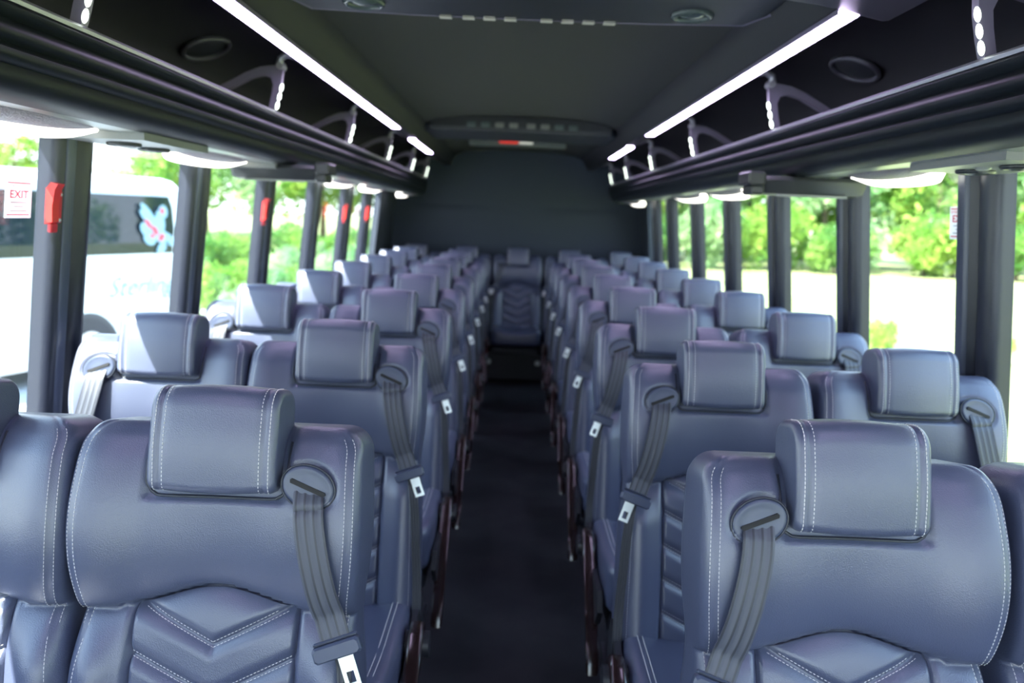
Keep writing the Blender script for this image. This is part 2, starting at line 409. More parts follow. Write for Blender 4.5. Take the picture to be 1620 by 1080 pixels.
def make_belt(parent, sg):
    cx, cs = .143*sg, .572; base = max(nfront(cx, cs), nfront(cx+.03, cs), nfront(cx-.03, cs))+.001; tl = math.radians(-22)*sg
    def G(u, w, n):
        x = u*math.cos(tl)-w*math.sin(tl); s = u*math.sin(tl)+w*math.cos(tl); return B(cx+x, cs+s, base+n)
    mb = MB(); K = 36
    rings = [(.040, .031, -.014), (.040, .031, -.0005), (.038, .029, .0015), (.034, .025, .0020), (.031, .022, .0010), (.016, .011, .0020), (.004, .003, .0025)]
    v = []; f = []
    for a, b, n in rings:
        for k in range(K): q = 2*pi*k/K; v.append(G(a*math.cos(q), b*math.sin(q), n))
    for j in range(len(rings)-1):
        for k in range(K): f.append((j*K+k, j*K+(k+1) % K, (j+1)*K+(k+1) % K, (j+1)*K+k))
    f.append(tuple((len(rings)-1)*K+k for k in range(K))); mb.add(v, f)
    g = mb.build('belt_guide', M_plastic, parent, smooth=True)
    mb = MB(); mb.tube([G(.0415*math.cos(2*pi*k/K), .0325*math.sin(2*pi*k/K), -.0012) for k in range(K+1)], .0016, 6, False); mb.build('ring', M_piping, g, smooth=True)  # dark ring stands for the shaded groove around the guide
    mb = MB(); v = []
    for (u, w) in ((-.027, .0005), (.027, .0005), (.029, .0045), (.027, .0075), (-.027, .0075), (-.029, .0045)): v.append(G(u, w-.004, .0040))
    v2 = [G(u, w-.004, .0) for (u, w) in ((-.027, .0005), (.027, .0005), (.029, .0045), (.027, .0075), (-.027, .0075), (-.029, .0045))]
    mb.add(v+v2, [(0, 1, 2, 3, 4, 5)]+[(i, (i+1) % 6, 6+(i+1) % 6, 6+i) for i in range(6)]); mb.build('slot', M_slot, g)
    # webbing
    ctl = [(.1435, .5735, .004), (.146, .555, .013), (.150, .52, .016), (.160, .47, .018), (.174, .415, .022), (.189, .372, .027), (.200, .342, .030)]
    low = [(.203, .342, .024), (.210, .30, .018), (.217, .24, .010), (.222, .16, .004), (.227, .08, .004), (.230, .0, .01), (.231, -.05, .012)]
    def ribbon(ctl, name, m, w0=.0225):
        pts = []
        for i in range(len(ctl)-1):
            p0, p1, p2, p3 = ctl[max(0, i-1)], ctl[i], ctl[i+1], ctl[min(len(ctl)-1, i+2)]
            for k in range(6):
                t = k/6
                pts.append(tuple(.5*((2*p1[d])+(-p0[d]+p2[d])*t+(2*p0[d]-5*p1[d]+4*p2[d]-p3[d])*t*t+(-p0[d]+3*p1[d]-3*p2[d]+p3[d])*t**3) for d in range(3)))
        pts.append(ctl[-1]); mb = MB(); v = []; f = []; nr = 15; n2 = nr*2
        for i, (x, s, nn) in enumerate(pts):
            a, b = pts[max(0, i-1)], pts[min(len(pts)-1, i+1)]; dx, ds = b[0]-a[0], b[1]-a[1]; L = math.hypot(dx, ds); ax_, as_ = -ds/L, dx/L
            if i < 8 and name == 'belt_webbing':
                q = i/8; ta = math.radians(-22); bx, bs = math.cos(ta), math.sin(ta)
                ax_, as_ = bx*(1-q)+ax_*q, bs*(1-q)+as_*q; L = math.hypot(ax_, as_); ax_/=L; as_/=L
            srf = .05+(max(nfront(min(.19, x), s), .05)-.05)*sst(.04, .2, s)
            nb = srf+nn-.002
            if name == 'belt_webbing': q = min(1, i/7); nb = (nfront(.143, .572)+.0045)*(1-q)+nb*q
            for side in (0, 1):
                for k in (range(nr) if side == 0 else range(nr-1, -1, -1)):
                    w = -w0+2*w0*k/(nr-1); rib = .0011 if (k % 4 in (1, 2)) and side == 0 else 0
                    v.append(B(sg*(x+ax_*w), s+as_*w, nb+(.0008+rib if side == 0 else -.0008)))
        for i in range(len(pts)-1):
            for k in range(n2): f.append((i*n2+k, i*n2+(k+1) % n2, (i+1)*n2+(k+1) % n2, (i+1)*n2+k))
        mb.add(v, f); ob = mb.build(name, m, parent, smooth=True, angle=.6)
        ob.data.materials.append(M_stripe)
        for p_ in ob.data.polygons:
            ks = [vi % n2 for vi in p_.vertices]
            if len(ks) == 4 and max(ks) < nr and min(ks) % 4 == 1 and max(ks) % 4 == 2: p_.material_index = 1
        return ob, pts
    bw, pts = ribbon(ctl, 'belt_webbing', M_web); ribbon(low, 'lower_webbing', M_web2, .011)
    # tongue
    x, s, nn = ctl[-1]; ang = math.radians(20)*sg; nb = max(nfront(.19, s), .05)+nn
    C = Vector(B(sg*x, s, nb)); R = Matrix.Rotation(0, 3, 'X')
    ex = Vector((1, 0, 0)); es = Vector(B(0, 1, 0))-Vector(B(0, 0, 0)); en = Vector(B(0, 0, 1))-Vector(B(0, 0, 0))
    a = ex*math.cos(ang)+es*math.sin(ang); b = -ex*math.sin(ang)+es*math.cos(ang)
    T = Matrix((a, b, en)).transposed().to_4x4(); T.translation = C
    mb = MB(); mb.box(-.036, .036, -.014, .010, -.007, .012, .004, T); mb.box(-.034, .034, .010, .0145, -.006, .003, .002, T)
    tg = mb.build('tongue_grip', M_plastic, bw, smooth=True, angle=.5)
    mb = MB(); off = .010*sg
    for (x0, x1, y0, y1) in ((-.0115, -.0055, -.060, -.010), (.0055, .0115, -.060, -.010), (-.0055, .0055, -.060, -.053), (-.0055, .0055, -.036, -.010)):
        mb.box(x0+off, x1+off, y0, y1, .0055, .0080, 0, T)
    mb.build('tongue_plate', M_tongue, bw)
def sbox(mb, x0, x1, y0, y1, z0, z1, e=.25, nu=32, nv=20, fn=None):
    """soft superellipsoid cushion"""
    c = ((x0+x1)/2, (y0+y1)/2, (z0+z1)/2); r = ((x1-x0)/2, (y1-y0)/2, (z1-z0)/2)
    sg = lambda v, p: math.copysign(abs(v)**p, v); v = []; f = []
    for j in range(nv+1):
        th = -pi/2+pi*j/nv
        for i in range(nu):
            ph = 2*pi*i/nu
            p = [c[0]+r[0]*sg(math.cos(th), e)*sg(math.cos(ph), e), c[1]+r[1]*sg(math.cos(th), e)*sg(math.sin(ph), e), c[2]+r[2]*sg(math.sin(th), e*1.6)]
            v.append(fn(p) if fn else p)
    for j in range(nv):
        for i in range(nu): f.append((j*nu+i, j*nu+(i+1) % nu, (j+1)*nu+(i+1) % nu, (j+1)*nu+i))
    mb.add(v, f)
def make_seat(sg, aisle):
    """sg: side (+1 = +x) on which the belt hangs; aisle seats carry the armrest and leg on that side"""
    r = bpy.data.objects.new('passenger_seat', None); COL.objects.link(r); r.empty_display_size = .1
    global GS
    GS = sg
    bk = make_backrest(r); make_back_stitching(bk)
    pn = make_panel(r); make_panel_stitching(pn)
    make_headrest(r)
    make_belt(r, sg)
    mb = MB()
    def crown(p):
        x, y, z = p; q = abs(x)/.22
        if z > .40: z += .018*sst(.55, .85, q)-.012*math.exp(-(x/.1)**2)
        z += .02*sst(-.25, -.46, y)-.025*sst(-.42, -.48, y)*0
        return (x, y, z)
    sbox(mb, -.218, .218, -.475, .03, .315, .455, .24, 56, 28, crown)
    cu = mb.build('seat_cushion', M_leather, r, smooth=True)
    mb = MB()
    def cf(x, y): # top of the cushion
        q = abs(x)/.22; return (x, y, .4555+.018*sst(.55, .85, q)-.012*math.exp(-(x/.1)**2)+.02*sst(-.25, -.46, y)-.010*sst(.80, .97, q))
    for sd in (-1, 1):
        mb = MB()
        for e in (.172, .184): 
            path = [(sd*e, -.40+.01*i) for i in range(38)]
            P = [Vector(cf(*p)) for p in path]
            mb.tube([p+Vector((0, 0, -.0008)) for p in P], .0009, 5)
        mb.build('cushion_stitching', M_thread, cu)
    mb = MB(); mb.box(-.20, .20, -.42, -.02, .27, .325, .01); mb.build('seat_frame', M_black, r)
    if aisle:
        # armrest: drooping arm with a rounded front
        mb = MB(); X = .244*sg
        c = [(-.02, .665), (-.10, .655), (-.22, .625), (-.33, .585), (-.40, .545)]
        top = []; bot = []
        pr = []
        for i in range(len(c)):
            y, z = c[i]; pr.append((y, z))
        # guard bar folded down beside the cushion: curved side profile with rounded ends
        ctl = [(-.115, .440), (-.155, .446), (-.21, .432), (-.28, .39), (-.35, .335), (-.41, .275), (-.45, .22), (-.468, .185)]
        wd = [.016, .030, .036, .036, .034, .031, .026, .014]
        up_, dn_ = [], []
        for i, (y, z) in enumerate(ctl):
            a_, b_ = ctl[max(0, i-1)], ctl[min(len(ctl)-1, i+1)]; dy, dz = b_[0]-a_[0], b_[1]-a_[1]; L = math.hypot(dy, dz)
            up_.append((y+dz/L*-wd[i]*-1*-1, z+dy/L*wd[i]*-1)); dn_.append((y+dz/L*wd[i], z-dy/L*-wd[i]))
        prof = up_+dn_[::-1]
        cy = sum(p[0] for p in prof)/len(prof); cz = sum(p[1] for p in prof)/len(prof)
        def g(x, k): return lambda y, z: (X+x, y+(cy-y)*k*.05, z+(cz-z)*k*.06)
        mb.loop_extrude(prof, [g(-.017, 1), g(-.014, .3), g(-.009, 0), g(.009, 0), g(.014, .3), g(.017, 1)])
        ar = mb.build('armrest', M_arm, r, smooth=True, angle=.9)
        mb = MB(); mb.tube([(X-.026*sg, -.155, .42), (X+.030*sg, -.155, .42)], .030, 20); mb.build('pivot_cap', M_black, ar, smooth=True, angle=.7)
        # side shield and floor leg
        mb = MB(); prof = [(.02, .30), (.045, .42), (.02, .47), (-.04, .46), (-.20, .40), (-.42, .40), (-.45, .35), (-.40, .29), (-.10, .27)]
        mb.loop_extrude(prof, [lambda y, z, x=x: (x, y, z) for x in (.2215*sg, .236*sg)]); mb.build('side_shield', M_black, r)
        mb = MB(); mb.box(.13*sg-.025, .13*sg+.025, -.34, -.08, .03, .275, .008); mb.box(.13*sg-.04, .13*sg+.04, -.40, -.03, .0, .03, .006)
        mb.build('leg', M_black, r)
    return r
PROTO = {}
def place_seat(x, y, sg, aisle, label, group):
    k = (sg, aisle)
    if k not in PROTO: PROTO[k] = make_seat(sg, aisle); o = PROTO[k]
    else: o = copy_tree(PROTO[k])
    o.location = (x, y-.085, 0); tag(o, label, 'seat', group); return o
YL = [1.168, 1.965, 2.799, 3.572, 4.318, 5.043, 5.76, 6.42]
YR = [1.102, 1.852, 2.575, 3.316, 4.023, 4.781, 5.501, 6.222]
ORD = ['nearest', 'second', 'third', 'fourth', 'fifth', 'sixth', 'seventh', 'eighth and last']
XLA, XLW, XRA, XRW = -.447, -.889, .4946, .9505

# ---------------------------------------------------------------- bus shell
Y0, Y1 = -1.7, 7.45
XW = 1.17; LEAN = .105; ZS = .80; ZT = 1.615
def wx(z): return XW-LEAN*(z-1.14) if z > ZS else XW-LEAN*(ZS-1.14)
mb = MB(); mb.box(-1.26, 1.26, Y0-.1, Y1+.1, -.06, 0); struct(mb.build('floor', M_carpet))
LP = [-.36, .42, 1.21, 1.995, 2.785, 3.565, 4.415, 5.26, 5.975]   # pillar centres on the left
RP = [-.34, .43, 1.19, 1.95, 2.71, 3.47, 4.22, 5.02, 5.83, 6.47]
LWD = [.13, .13, .13, .140, .125, .095, .105, .14, .12]
RWD = [.13, .13, .13, .145, .125, .12, .115, .12, .13, .13]
LEND, REND = 6.60, 6.95
for sg, nm, end in ((-1, 'left', LEND), (1, 'right', REND)):
    mb = MB()
    def bx(a0, a1, z0, z1, y0, y1):
        v = []
        for (y, z, a) in ((y0, z0, a0), (y0, z0, a1), (y1, z0, a1), (y1, z0, a0)): v.append((sg*(wx(z)+a), y, z))
        for (y, z, a) in ((y0, z1, a0), (y0, z1, a1), (y1, z1, a1), (y1, z1, a0)): v.append((sg*(wx(z)+a), y, z))
        mb.add(v, [(3, 2, 1, 0), (4, 5, 6, 7), (0, 1, 5, 4), (1, 2, 6, 5), (2, 3, 7, 6), (3, 0, 4, 7)])
    bx(0, .05, 0, ZS, Y0, Y1); bx(0, .05, ZS, ZT, end, Y1); bx(0, .05, ZT, 2.0, Y0, Y1)
    struct(mb.build('wall_'+nm, M_wall))
    # sill trim
    mb = MB(); bx(-.02, .0, ZS-.05, ZS+.012, Y0, end+.02); struct(mb.build('trim_1' if sg < 0 else 'trim_2', M_pillar))
tn = 3
def pillar(sg, y, w, slate):
    global tn
    sec = [(0, -.5), (.018, -.5), (.030, -.42), (.034, -.30), (.030, -.12), (.012, -.06), (.012, .0), (.036, .08), (.046, .20), (.044, .34), (.030, .45), (0, .5), (-.024, .5), (-.024, -.5)]
    mb = MB(); mb.loop_extrude(sec, [lambda a, b, z=z: (sg*(wx(z)-a), y+b*w, z) for z in (ZS-.02, 1.2, ZT+.02)])
    o = struct(mb.build('trim_%d' % tn, M_pillar, smooth=True, angle=.8)); tn += 1
    mb = MB(); sec = [(.0345, -.36), (.0375, -.33), (.0375, -.12), (.032, -.09), (.02, -.09), (.02, -.36)]
    if sg > 0: sec = [(a, -b) for a, b in sec]; sec = [(a+.010, b) for a, b in sec]
    mb.loop_extrude(sec, [lambda a, b, z=z: (sg*(wx(z)-a), y+b*w, z) for z in (ZS, 1.2, ZT)])
    mb.build('pillar_cover', M_pfront, o, smooth=True, angle=.8)
for y, w in zip(LP, LWD): pillar(-1, y, w, True)
for y, w in zip(RP, RWD): pillar(1, y, w, True)
wn = 1
def window(sg, y0, y1):
    global wn
    g = lambda a, y, z: (sg*(wx(z)+a), y, z)
    r = MB()
    for (z0, z1) in ((ZS-.01, ZS+.02), (ZT-.02, ZT+.01)):
        r.add([g(.0, y0, z0), g(.04, y0, z0), g(.04, y1, z0), g(.0, y1, z0), g(.0, y0, z1), g(.04, y0, z1), g(.04, y1, z1), g(.0, y1, z1)], [(3, 2, 1, 0), (4, 5, 6, 7), (0, 1, 5, 4), (1, 2, 6, 5), (2, 3, 7, 6), (3, 0, 4, 7)])
    o = struct(r.build('window_%d' % wn, M_black)); wn += 1
    m = MB(); z0, z1 = ZS, ZT
    m.add([g(.018, y0, z0), g(.023, y0, z0), g(.023, y1, z0), g(.018, y1, z0), g(.018, y0, z1), g(.023, y0, z1), g(.023, y1, z1), g(.018, y1, z1)], [(3, 2, 1, 0), (4, 5, 6, 7), (0, 1, 5, 4), (1, 2, 6, 5), (2, 3, 7, 6), (3, 0, 4, 7)])
    m.build('glass_pane', M_glass, o)
for P, Wd, sg, end in ((LP, LWD, -1, LEND), (RP, RWD, 1, REND)):
    window(sg, Y0, P[0]-Wd[0]/2)
    for i in range(len(P)-1): window(sg, P[i]+Wd[i]/2, P[i+1]-Wd[i+1]/2)
    window(sg, P[-1]+Wd[-1]/2, end)
# front of the bus (behind the camera): wall with a windscreen opening
mb = MB(); mb.box(-1.26, 1.26, Y0-.05, Y0, 0, .45); mb.box(-1.26, 1.26, Y0-.05, Y0, 1.92, 2.1); mb.box(-1.26, -1.14, Y0-.05, Y0, .45, 1.92); mb.box(1.14, 1.26, Y0-.05, Y0, .45, 1.92)
struct(mb.build('wall_front', M_wall))
mb = MB(); mb.box(-1.14, 1.14, Y0-.04, Y0-.035, .45, 1.92); w_ = struct(mb.build('window_%d' % wn, M_glass)); wn += 1
# rear wall with soft padding and a shallow V seam
mb = MB(); v = []; f = []; nx, nz = 60, 60
for j in range(nz+1):
    for i in range(nx+1):
        x = -1.25+2.5*i/nx; z = 2.06*j/nz
        seam = 1.50+.03*(1-min(1, abs(x)/.25))*-1+.02*min(1, abs(x)); d = abs(z-seam)
        v.append((x, Y1-.012*math.exp(-((abs(x))/.9)**4)+.012*math.exp(-(d/.02)**2), z))
for j in range(nz):
    for i in range(nx): f.append((j*61+i, j*61+i+1, (j+1)*61+i+1, (j+1)*61+i))
mb.add(v, f); mb.box(-1.26, 1.26, Y1+.02, Y1+.06, 0, 2.06); struct(mb.build('wall_rear', M_rear, smooth=True, angle=.5))
# ceiling: coved profile
cp = [(0, 2.02), (.30, 2.012), (.50, 1.992), (.575, 1.965), (.605, 1.925), (.622, 1.880), (.632, 1.868), (.690, 1.868), (.715, 1.878), (.745, 1.925), (.83, 1.93), (.93, 1.91), (1.03, 1.87), (1.08, 1.80), (1.095, 1.66), (1.10, 1.60)]
full = [(-x, z) for x, z in cp[::-1]]+cp[1:]
mb = MB(); outer = [(1.18, 1.60), (1.18, 2.10), (-1.18, 2.10), (-1.18, 1.60)]
mb.loop_extrude(full+outer, [lambda x, z, y=y: (x, y, z) for y in (Y0, Y1)])
ce = struct(mb.build('ceiling', M_bin, smooth=True, angle=.6))
mb = MB(); cc = [(x, z-.003) for x, z in full if abs(x) < .585]
mb.loop_extrude(cc+[(x, z+.004) for x, z in cc[::-1]], [lambda x, z, y=y: (x, y, z) for y in (Y0+.01, Y1-.03)])
mb.build('headliner', M_ceil, ce, smooth=True, angle=.6)
# light strips
def led(sg, y0, y1, lab):
    t = thing('led_strip_light', (sg*.661, (y0+y1)/2, 1.868), lab, 'light', 'led strips along the ceiling')
    L = (y1-y0)/2
    mb = MB(); mb.box(-.022, .022, -L, L, -.012, -.001, .003); mb.build('diffuser', M_led, t)
    mb = MB(); mb.box(-.027, -.0225, -L, L, -.010, -.0005); mb.box(.0225, .027, -L, L, -.010, -.0005); mb.build('channel', M_brk, t)
led(-1, 1.72, 4.30, 'long glowing white led strip on the left edge of the ceiling')
led(1, 1.72, 4.18, 'long glowing white led strip on the right edge of the ceiling')
led(-1, 4.95, 5.95, 'short glowing white led strip at the far left of the ceiling')
led(1, 4.88, 5.80, 'short glowing white led strip at the far right of the ceiling')
led(-1, -1.3, .95, 'led strip on the left of the ceiling nearest the driver')
led(1, -1.3, .95, 'led strip on the right of the ceiling nearest the driver')

# ---------------------------------------------------------------- luggage racks
def rack(sg, lab):
    t = thing('luggage_rack', (0, 0, 0), lab, 'luggage rack')
    pr = [(.800, 1.716), (.790, 1.708), (.794, 1.698), (.806, 1.692), (.803, 1.686), (.792, 1.680), (.789, 1.670), (.794, 1.661), (.806, 1.656), (.804, 1.651), (.796, 1.646), (.795, 1.636), (.803, 1.628), (.812, 1.625),
          (.811, 1.615), (.815, 1.600), (.826, 1.588), (.845, 1.580), (.870, 1.576)]
    n = len(pr)
    mb = MB(); Y_ = (Y0+.02, 7.05)
    sec = pr+[(.870, 1.60), (.84, 1.64), (.825, 1.70), (.815, 1.716)]
    mb.loop_extrude(sec, [lambda x, z, y=y: (sg*x, y, z) for y in Y_]); mb.build('fascia', M_rack, t, smooth=True, angle=.9)
    mb = MB(); sec = [(.796, 1.716), (.794, 1.722), (.799, 1.728), (.812, 1.728), (.817, 1.722), (.816, 1.716)]
    mb.loop_extrude(sec, [lambda x, z, y=y: (sg*x, y, z) for y in Y_]); mb.build('lip_rail', M_lip, t, smooth=True, angle=.9)
    mb = MB(); sec = [(.865, 1.578), (.90, 1.574), (.97, 1.578), (1.05, 1.590), (1.098, 1.603), (1.098, 1.63), (.87, 1.61)]
    mb.loop_extrude(sec, [lambda x, z, y=y: (sg*x, y, z) for y in Y_]); mb.build('underside', M_under, t, smooth=True, angle=.7)
    mb = MB(); sec = [(.82, 1.66), (1.09, 1.68), (1.09, 1.665), (.835, 1.645)]
    mb.loop_extrude(sec, [lambda x, z, y=y: (sg*x, y, z) for y in Y_]); mb.build('shelf', M_bin, t)
rack(-1, 'long black luggage rack with ribbed front above the left windows')
rack(1, 'long black luggage rack with ribbed front above the right windows')
BY = [1.50, 2.655, 3.80, 4.92, 6.02, 6.95]
for sg, side in ((-1, 'left'), (1, 'right')):
    for i, y in enumerate([.35]+BY):
        yy = y-.03 if sg > 0 else y
        lab = '%s rack bracket with small marker lights, %s from the camera' % (side, ['just behind'] [0] if i == 0 else ['first', 'second', 'third', 'fourth', 'fifth', 'sixth and last'][i-1])
        t = thing('rack_bracket', (0, yy, 0), lab, 'bracket', 'brackets that hold the luggage racks')
        mb = MB(); h = .011
        # stem with an outward arm, extruded shape in xz
        st = [(.806, 1.728), (.796, 1.76), (.786, 1.80), (.781, 1.84), (.778, 1.862), (.772, 1.875), (.785, 1.888), (.80, 1.872), (.85, 1.865), (.90, 1.845), (.96, 1.812), (1.02, 1.78), (1.07, 1.75), (1.083, 1.72), (1.06, 1.735), (1.00, 1.768), (.93, 1.802), (.88, 1.828), (.84, 1.838), (.818, 1.832), (.810, 1.81), (.815, 1.78), (.828, 1.728)]
        mb.loop_extrude([(sg*x, z) for x, z in st], [lambda x, z, q=q: (x, q, z) for q in (-h, h)])
        mb.build('stem', M_brk, t)
        mb = MB(); mb.tube([(sg*.712, 0, 1.885), (sg*.735, -.008, 1.90), (sg*.765, -.012, 1.905), (sg*.785, -.012, 1.892), (sg*.790, -.010, 1.870)], [.012, .013, .012, .012, .012], 10)
        mb.tube([(sg*.785, -.024, 1.868), (sg*.785, .024, 1.868)], .011, 12); mb.build('clamp', M_lip, t, smooth=True, angle=.8)
        for (cx_, cz_) in ((.800, 1.745), (.793, 1.773), (.786, 1.801)):
            mb = MB(); T = Matrix.Rotation(sg*-.24, 3, 'Y'); mb.ellipsoid((sg*(cx_-.004), -h-.002, cz_), (.006, .005, .0135), 12, 8, T); mb.build('marker_light', M_marker, t, smooth=True)
# rack speakers
for sg, side in ((-1, 'left'), (1, 'right')):
    y = 2.50 if sg < 0 else 2.42
    t = thing('rack_speaker', (sg*.97, y, 1.893), 'round dark speaker in the bin ceiling of the %s rack' % side, 'speaker', 'speakers above the racks')
    T = Matrix.Rotation(sg*.40, 3, 'Y')
    mb = MB(); K = 28; pts = [T @ Vector((.066*math.cos(2*pi*k/K), .09*math.sin(2*pi*k/K), -.008)) for k in range(K+1)]; mb.tube(pts, .008, 8, False); mb.build('ring', mat('speaker_ring_'+side, (.06, .055, .08), .4), t, smooth=True)
    mb = MB(); mb.ellipsoid((0, 0, 0), (.064, .088, .010), 24, 8, T); mb.build('cone', M_black, t, smooth=True)
# overhead consoles
def console(sg, y, L, lab, x=.985, vents=0):
    t = thing('overhead_console', (sg*x, y, 1.585), lab, 'reading light', 'oval lights under the racks')
    mb = MB(); mb.ellipsoid((0, 0, 0), (.075, L*.5-.01, .026), 32, 12); mb.build('speaker_grille', M_grille, t, smooth=True)
    mb = MB(); K = 40; v = []; f = []; pr = [(-.010, .010), (.010, .010), (.018, -.004), (.010, -.024), (-.008, -.024)]
    for k in range(K):
        q = -pi*.5+pi*k/(K-1); c, s = math.cos(q)*sg, math.sin(q); w_ = 1-.7*abs(s)**8
        for (a, b) in pr: v.append(((.068+a*w_)*c, (L*.5-.004+a)*s, b*w_-.006-.012*abs(math.cos(q))))
    m_ = len(pr)
    for k in range(K-1):
        for j in range(m_): f.append((k*m_+j, k*m_+(j+1) % m_, (k+1)*m_+(j+1) % m_, (k+1)*m_+j))
    mb.add(v, f); mb.build('curved_light', M_lens, t, smooth=True)
    if vents:
        dy = L*.5+.04
        mb = MB(); 
        prf = [(-.10, dy-.02), (-.09, dy+.36), (.10, dy+.36), (.10, dy-.02)]
        mb.loop_extrude(prf, [lambda a, b, z=z: (a*sg if False else a, b, z) for z in (-.026, .0)]); p = mb.build('vent_panel', M_cons, t)
        for q in (.09, .25):
            mb = MB(); K = 24
            mb.tube([(.034*math.cos(2*pi*k/K), dy+q+.034*math.sin(2*pi*k/K), -.029) for k in range(K+1)], .006, 6, False); mb.ellipsoid((0, dy+q, -.027), (.028, .028, .010), 16, 8)
            mb.build('air_vent', M_screen, p, smooth=True)
        mb = MB(); mb.ellipsoid((-.03, dy+.17, -.027), (.016, .016, .006), 16, 8); mb.build('reading_lamp', M_cons, p, smooth=True)
console(-1, 1.50, .66, 'oval speaker and glowing curved light under left rack, nearest of its row', .965, 1)
console(-1, 2.58, .62, 'oval curved light under left rack, second of its row, in front of the monitor', .985, 1)
console(-1, 4.46, .62, 'oval curved light under left rack, just beyond the folded monitor', .965)
console(-1, 5.35, .70, 'oval curved light under left rack, second beyond the folded monitor', .955)
console(-1, 6.72, .50, 'oval curved light under left rack, last before the rear wall', .93)
console(1, 1.22, .50, 'oval curved light under right rack at the right edge of view', .985, 1)
console(1, 2.17, .46, 'oval curved light under right rack, large one beside the front pillar', .985, 0)
console(1, 3.82, .60, 'oval curved light under right rack, just beyond the folded monitor', .975)
console(1, 4.62, .70, 'oval curved light under right rack, second beyond the folded monitor', .965)
console(1, 6.55, .62, 'oval curved light under right rack, last before the rear wall', .945)
# folded monitors
def monitor(sg, y, lab):
    t = thing('folding_monitor', (sg*.88, y, 1.575), lab, 'monitor', 'flip-down monitors under the racks')
    mb = MB(); sec = [(-.05, .0), (-.055, -.012), (-.048, -.030), (-.030, -.052), (.02, -.056), (.05, -.050), (.06, -.03), (.06, .0)]
    mb.loop_extrude(sec, [lambda a, b, x=x, k=k: (x*sg, a*k, b*k) for x, k in ((-.13, .94), (-.125, 1), (.165, 1), (.180, .9))]); mb.build('screen_body', M_screen, t, smooth=True, angle=.6)
    mb = MB(); mb.box(min(-.185*sg, -.132*sg), max(-.185*sg, -.132*sg), -.06, .06, -.030, .012, .006); mb.box(min(-.172*sg, -.130*sg), max(-.172*sg, -.130*sg), -.05, .05, -.058, -.028, .006); mb.build('hinge_block', M_screen, t)
    mb = MB(); mb.box(min(-.09*sg, .13*sg), max(-.09*sg, .13*sg), -.035, -.025, -.060, -.052, .001); mb.build('latch_strip', M_cons, t)
monitor(-1, 2.99, 'dark folded flip-down monitor under the left rack')
monitor(1, 2.52, 'dark folded flip-down monitor under the right rack')

# ---------------------------------------------------------------- ceiling units
mb = MB(); v = []; 
sec = [(-.735, 1.845), (-.60, 1.872)]+[(-.5+.1*i, 1.905-.033*(abs(-.5+.1*i)/.6)**2) for i in range(11)]+[(.60, 1.872), (.735, 1.845), (.74, 1.93), (.6, 1.97), (-.6, 1.97), (-.74, 1.93)]
mb.loop_extrude(sec, [lambda x, z, y=y, d=d: (x, y, z+d) for y, d in ((.98, 0), (1.70, 0), (1.73, .006))])
tag(mb.build('ceiling_cover', mat('cover_black', (.03, .032, .042), .4), smooth=True, angle=.5), 'smooth black arched cover across the ceiling above the front row', 'ceiling panel')
t = thing('ceiling_air_unit', (0, 2.0, 1.935), 'black ceiling air unit with round vents above the front rows', 'air conditioner')
mb = MB(); sec = [(-.60, -.24), (-.60, .06), (-.565, .17), (-.30, .195), (.30, .195), (.565, .17), (.60, .06), (.60, -.24)]
mb.loop_extrude(sec, [lambda a, b, z=z, k=k: (a*k, b*k, z) for z, k in ((.075, .94), (.012, 1), (0, .985))]); bd = mb.build('housing', M_black, t)
mb = MB(); mb.tube([(-.60, .05, .004), (-.563, .165, .004), (-.30, .19, .004), (0, .195, .004), (.30, .19, .004), (.563, .165, .004), (.60, .05, .004)], .006, 8); mb.build('rim', M_brk, t, smooth=True)
for x in (-.215, -.155, -.10, -.045, .05, .105, .16, .215):
    mb = MB(); mb.add([(x-.016, .196, -.006), (x+.016, .196, -.006), (x+.007, .192, .022), (x-.007, .192, .022), (x-.016, .17, -.006), (x+.016, .17, -.006)], [(0, 1, 2, 3), (0, 4, 5, 1), (4, 3, 2, 5), (0, 3, 4), (1, 5, 2)]); mb.build('louver', M_louver, t)
for x in (-.41, .41):
    mb = MB(); K = 28; mb.tube([(x+.045*math.cos(2*pi*k/K), .075+.045*math.sin(2*pi*k/K), -.002) for k in range(K+1)], .009, 8, False); r_ = mb.build('round_vent', M_vent, t, smooth=True)
    mb = MB(); mb.ellipsoid((x, .075, .002), (.038, .038, .012), 20, 8); mb.build('vent_core', M_vent, r_, smooth=True)
t = thing('rear_air_unit', (0, 5.0, 1.925), 'dark ceiling air unit with row of small vents near the rear', 'air conditioner')
mb = MB(); sec = [(-.55, -.10), (.55, -.10), (.60, .02), (.60, .55), (-.60, .55), (-.60, .02)]
mb.loop_extrude(sec, [lambda a, b, z=z, k=k: (a*k, b*k, z) for z, k in ((.085, .96), (.02, 1), (.0, .97))]); mb.build('housing', M_black, t)
for i, x in enumerate((-.30, -.215, -.13, -.045, .06, .145, .23, .315)):
    mb = MB(); mb.box(x-.026, x+.026, -.112, -.098, .022, .050, .004); mb.build('vent', mat('vent_grey_%d' % i, (.20, .20, .19) if 1 < i < 6 else (.08, .11, .11), .4), t)
t = thing('ceiling_exit_lamp', (-.02, 6.05, 1.955), 'grey bar lamp with red and white lenses on rear ceiling', 'lamp')
mb = MB(); mb.box(-.36, .36, -.05, .05, -.02, .06, .008); mb.build('housing', mat('lamp_housing', (.10, .115, .11), .5), t)
mb = MB(); mb.box(-.135, .005, -.062, -.048, .0, .032, .003); mb.build('red_lens', M_rlamp, t)
mb = MB(); mb.box(.012, .115, -.062, -.048, -.002, .032, .003); mb.build('white_lens', M_wlamp, t)

